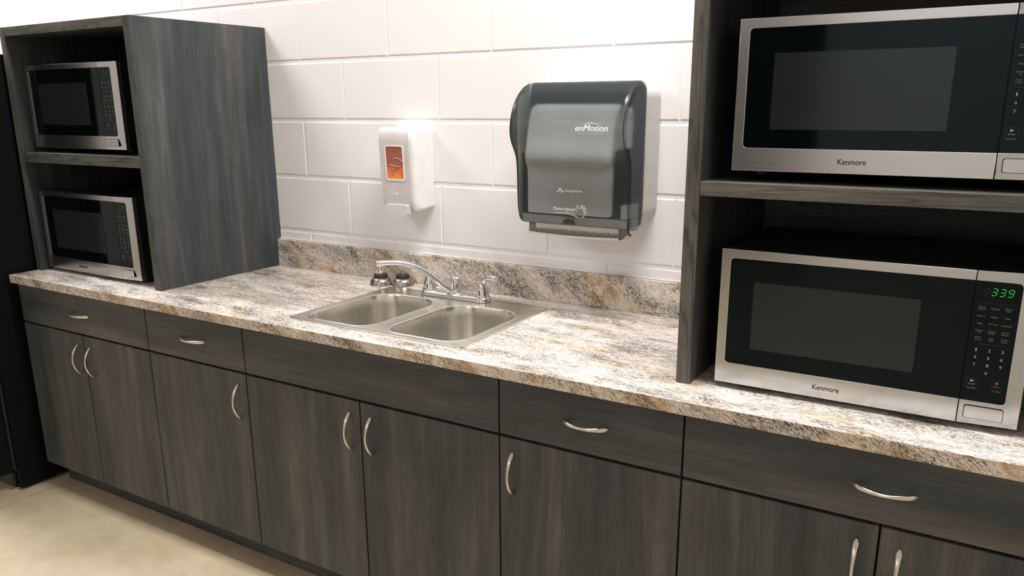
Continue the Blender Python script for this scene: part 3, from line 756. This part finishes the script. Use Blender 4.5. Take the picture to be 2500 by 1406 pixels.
# mountain shaped emblem with cut-out letters
tri = [(.0140, 1.2180), (.0255, 1.2310), (.0375, 1.2180)]
vo = [on_cover(*p, .0005) for p in tri]; bm.faces.new([bm.verts.new(p) for p in vo])
mark(bm, 'mountain_emblem'); bm = B(); tt = fit(textbm('Motion Activated', .01, shear=.25), .0035, .0720, 1.1680, 1.1765)
for sh in (-.0002, .0002): addtext(bm, tt, lambda a, b_: on_cover(a+sh, b_, .0006+sh*.1))
mark(bm, 'motion_lettering'); bm = B()
def stroke(pts, w):
    pts = catmull([tuple(p) for p in pts], 4)
    for p, q in zip(pts, pts[1:]):
        d = Vector((q[0]-p[0], q[1]-p[1]));
        if d.length < 1e-7: continue
        nn = Vector((-d.y, d.x)).normalized()*w
        bm.faces.new([bm.verts.new(on_cover(*v)) for v in ((p[0]+nn.x, p[1]+nn.y), (q[0]+nn.x, q[1]+nn.y), (q[0]-nn.x, q[1]-nn.y), (p[0]-nn.x, p[1]-nn.y))])
stroke([(.0765, 1.1670), (.0770, 1.1800), (.0790, 1.1845), (.0815, 1.1790), (.0840, 1.1740), (.0870, 1.1775), (.0905, 1.1840), (.0935, 1.1850), (.0930, 1.1810), (.0900, 1.1750), (.0945, 1.1790), (.0985, 1.1835), (.1010, 1.1815), (.0985, 1.1765), (.0945, 1.1710), (.0995, 1.1745), (.1040, 1.1775), (.1050, 1.1745), (.1010, 1.1695), (.0965, 1.1650), (.1020, 1.1665), (.1055, 1.1665), (.1050, 1.1630), (.1000, 1.1590), (.0960, 1.1530)], .00065)
stroke([(.0860, 1.1510), (.0905, 1.1530), (.0930, 1.1515), (.0985, 1.1530)], .0006)
mark(bm, 'hand_symbol'); bm = B()
stroke([(.0110, 1.1600), (.0300, 1.1615), (.0500, 1.1595), (.0680, 1.1545), (.0800, 1.1510)], .0009)
mark(bm, 'swoosh_mark'); bm = B()
stroke([(.0420, 1.1640), (.0560, 1.1640), (.0700, 1.1605)], .0006); mark(bm, 'swoosh_mark')
bm = B(); tt = fit(textbm('GP', .01, bold=.0002), .0205, .0305, 1.2187, 1.2243); addtext(bm, tt, lambda a, b_: on_cover(a, b_, .0012)); tsub(obj('emblem_letters', bm, INK, td, 0))
# chute, torn paper edge, key lever
bm = B(); box(bm, -.0960, .1880, -.150, -.090, 1.0935, 1.1215, .002, 2); tsub(obj('paper_chute', bm, plain('grey_chute_plastic', (.22, .205, .185), .6), td, 40))  # chute in a darker grey plastic than the housing
bm = B(); n = 40; tp_ = []; bt_ = []
for i in range(n+1):
    x = -.0980 + .2880*i/n; zz = 1.0905 - .0035*math.sin(PI*(i/n)) ; tp_.append((x, zz+.0062)); bt_.append((x, zz))
for i in range(n):
    for (ya, yb_) in ((-.1545, -.152),):
        a, b_, c, d = tp_[i], tp_[i+1], bt_[i+1], bt_[i]
        bm.faces.new([bm.verts.new((p[0], ya, p[1])) for p in (a, b_, c, d)]); bm.faces.new([bm.verts.new(v) for v in ((d[0], ya, d[1]), (c[0], ya, c[1]), (c[0], -.09, c[1]), (d[0], -.09, d[1]))])
        bm.faces.new([bm.verts.new(v) for v in ((a[0], ya, a[1]), (b_[0], ya, b_[1]), (b_[0], -.149, b_[1]), (a[0], -.149, a[1]))])
tsub(obj('chute_lip', bm, WHP, td, 40))
bm = B(); x = -.070; prev = 1.109; ps = []
random.seed(3)
while x < .187:
    ps.append((x, 1.1045 + random.uniform(-.001, .0015))); ps.append((x+random.uniform(.0015, .003), 1.1110 + random.uniform(-.002, .003))); x += random.uniform(.0045, .0075)
up = [(p[0], 1.1235) for p in ps]
for i in range(len(ps)-1):
    bm.faces.new([bm.verts.new((p[0], -.1535 - .003*math.sin(p[0]*60)*.3, p[1])) for p in (ps[i], ps[i+1], up[i+1], up[i])])
tsub(obj('torn_paper_edge', bm, PAPER, td, 0))
bm = B(); sweep(bm, [(.2270, -.176, 1.150), (.2275, -.178, 1.128), (.2300, -.180, 1.1150), (.2370, -.182, 1.1120)], .0035, .0035, 8); tsub(obj('key_lever', bm, BRUB, td))

# ------------------------------------------------------------------ refrigerator at the left end
rf = thing('refrigerator', 'tall black refrigerator standing at the far left beside the base cabinets', 'refrigerator', (-2.43, -.39, 0))
def rsub(o): o.location = (2.43, .39, 0); return o
bm = B(); box(bm, -2.80, -2.060, -.729, -.04, .012, 1.640, .004, 2); rsub(obj('body', bm, FRG, rf))
bm = B(); box(bm, -2.80, -2.064, -.800, -.742, .085, 1.150, .008, 3); d1 = rsub(obj('door', bm, FRG, rf))
bm = B(); box(bm, -2.80, -2.064, -.800, -.742, 1.160, 1.640, .008, 3); rsub(obj('door', bm, FRG, rf))
bm = B(); box(bm, -2.79, -2.074, -.7415, -.7295, .095, 1.63); rsub(obj('door_gasket', bm, BRUB, rf))
bm = B(); box(bm, -2.78, -2.085, -.745, -.7295, .020, .075, .004, 2); rsub(obj('toe_grille', bm, BRUB, rf))
for fx in (-2.105, -2.755):
    bm = B(); lathe(bm, [(.016, .0), (.018, .003), (.018, .007), (.008, .009), (.008, .0125)], (fx, -.712, 0), 16); rsub(obj('foot', bm, NICK, rf))
    bm = B(); lathe(bm, [(.016, .0), (.018, .003), (.018, .007), (.008, .009), (.008, .0125)], (fx, -.09, 0), 16); rsub(obj('foot', bm, NICK, rf))

# ------------------------------------------------------------------ lights
def area(name, loc, sx, sy, power, col=(1, .985, .965)):
    l = bpy.data.lights.new(name, 'AREA'); l.shape = 'RECTANGLE'; l.size = sx; l.size_y = sy; l.energy = power; l.color = col
    o = bpy.data.objects.new(name, l); COL.objects.link(o); o.location = loc; return o
for x, y, p in ((-2.65, -.68, 80), (.62, -.68, 80), (-5.3, -.68, 30), (-2.65, -5.4, 34), (.62, -5.4, 34)):
    area('ceiling_lamp', (x, y, RZ-.03), 1.2, .16, p)
w = bpy.data.worlds.new('world'); S.world = w; w.use_nodes = True
w.node_tree.nodes['Background'].inputs[0].default_value = (.9, .95, 1, 1); w.node_tree.nodes['Background'].inputs[1].default_value = .1

# ------------------------------------------------------------------ camera
cam = bpy.data.cameras.new('camera'); co = bpy.data.objects.new('camera', cam); COL.objects.link(co)
cam.sensor_fit = 'HORIZONTAL'; cam.sensor_width = 36; cam.lens = 1972.053/2500*36
cam.shift_x = 11.8846/2500; cam.shift_y = 81.1162/2500; cam.clip_start = .05
R_ = Vector((.85139627, .52447819, -.00685776)); U_ = Vector((-.13060654, .22464253, .96564883)); F_ = Vector((-.50800229, .82125414, -.25976009))
M = Matrix.Identity(4)
for i in range(3): M[i][0] = R_[i]; M[i][1] = U_[i]; M[i][2] = -F_[i]
M.translation = Vector((1.08538371, -2.18489889, 1.45521225)); co.matrix_world = M
S.camera = co
S.view_settings.view_transform = 'Standard'; S.view_settings.look = 'None'; S.view_settings.gamma = 1; S.view_settings.use_curve_mapping = False
S.view_settings.exposure = 0
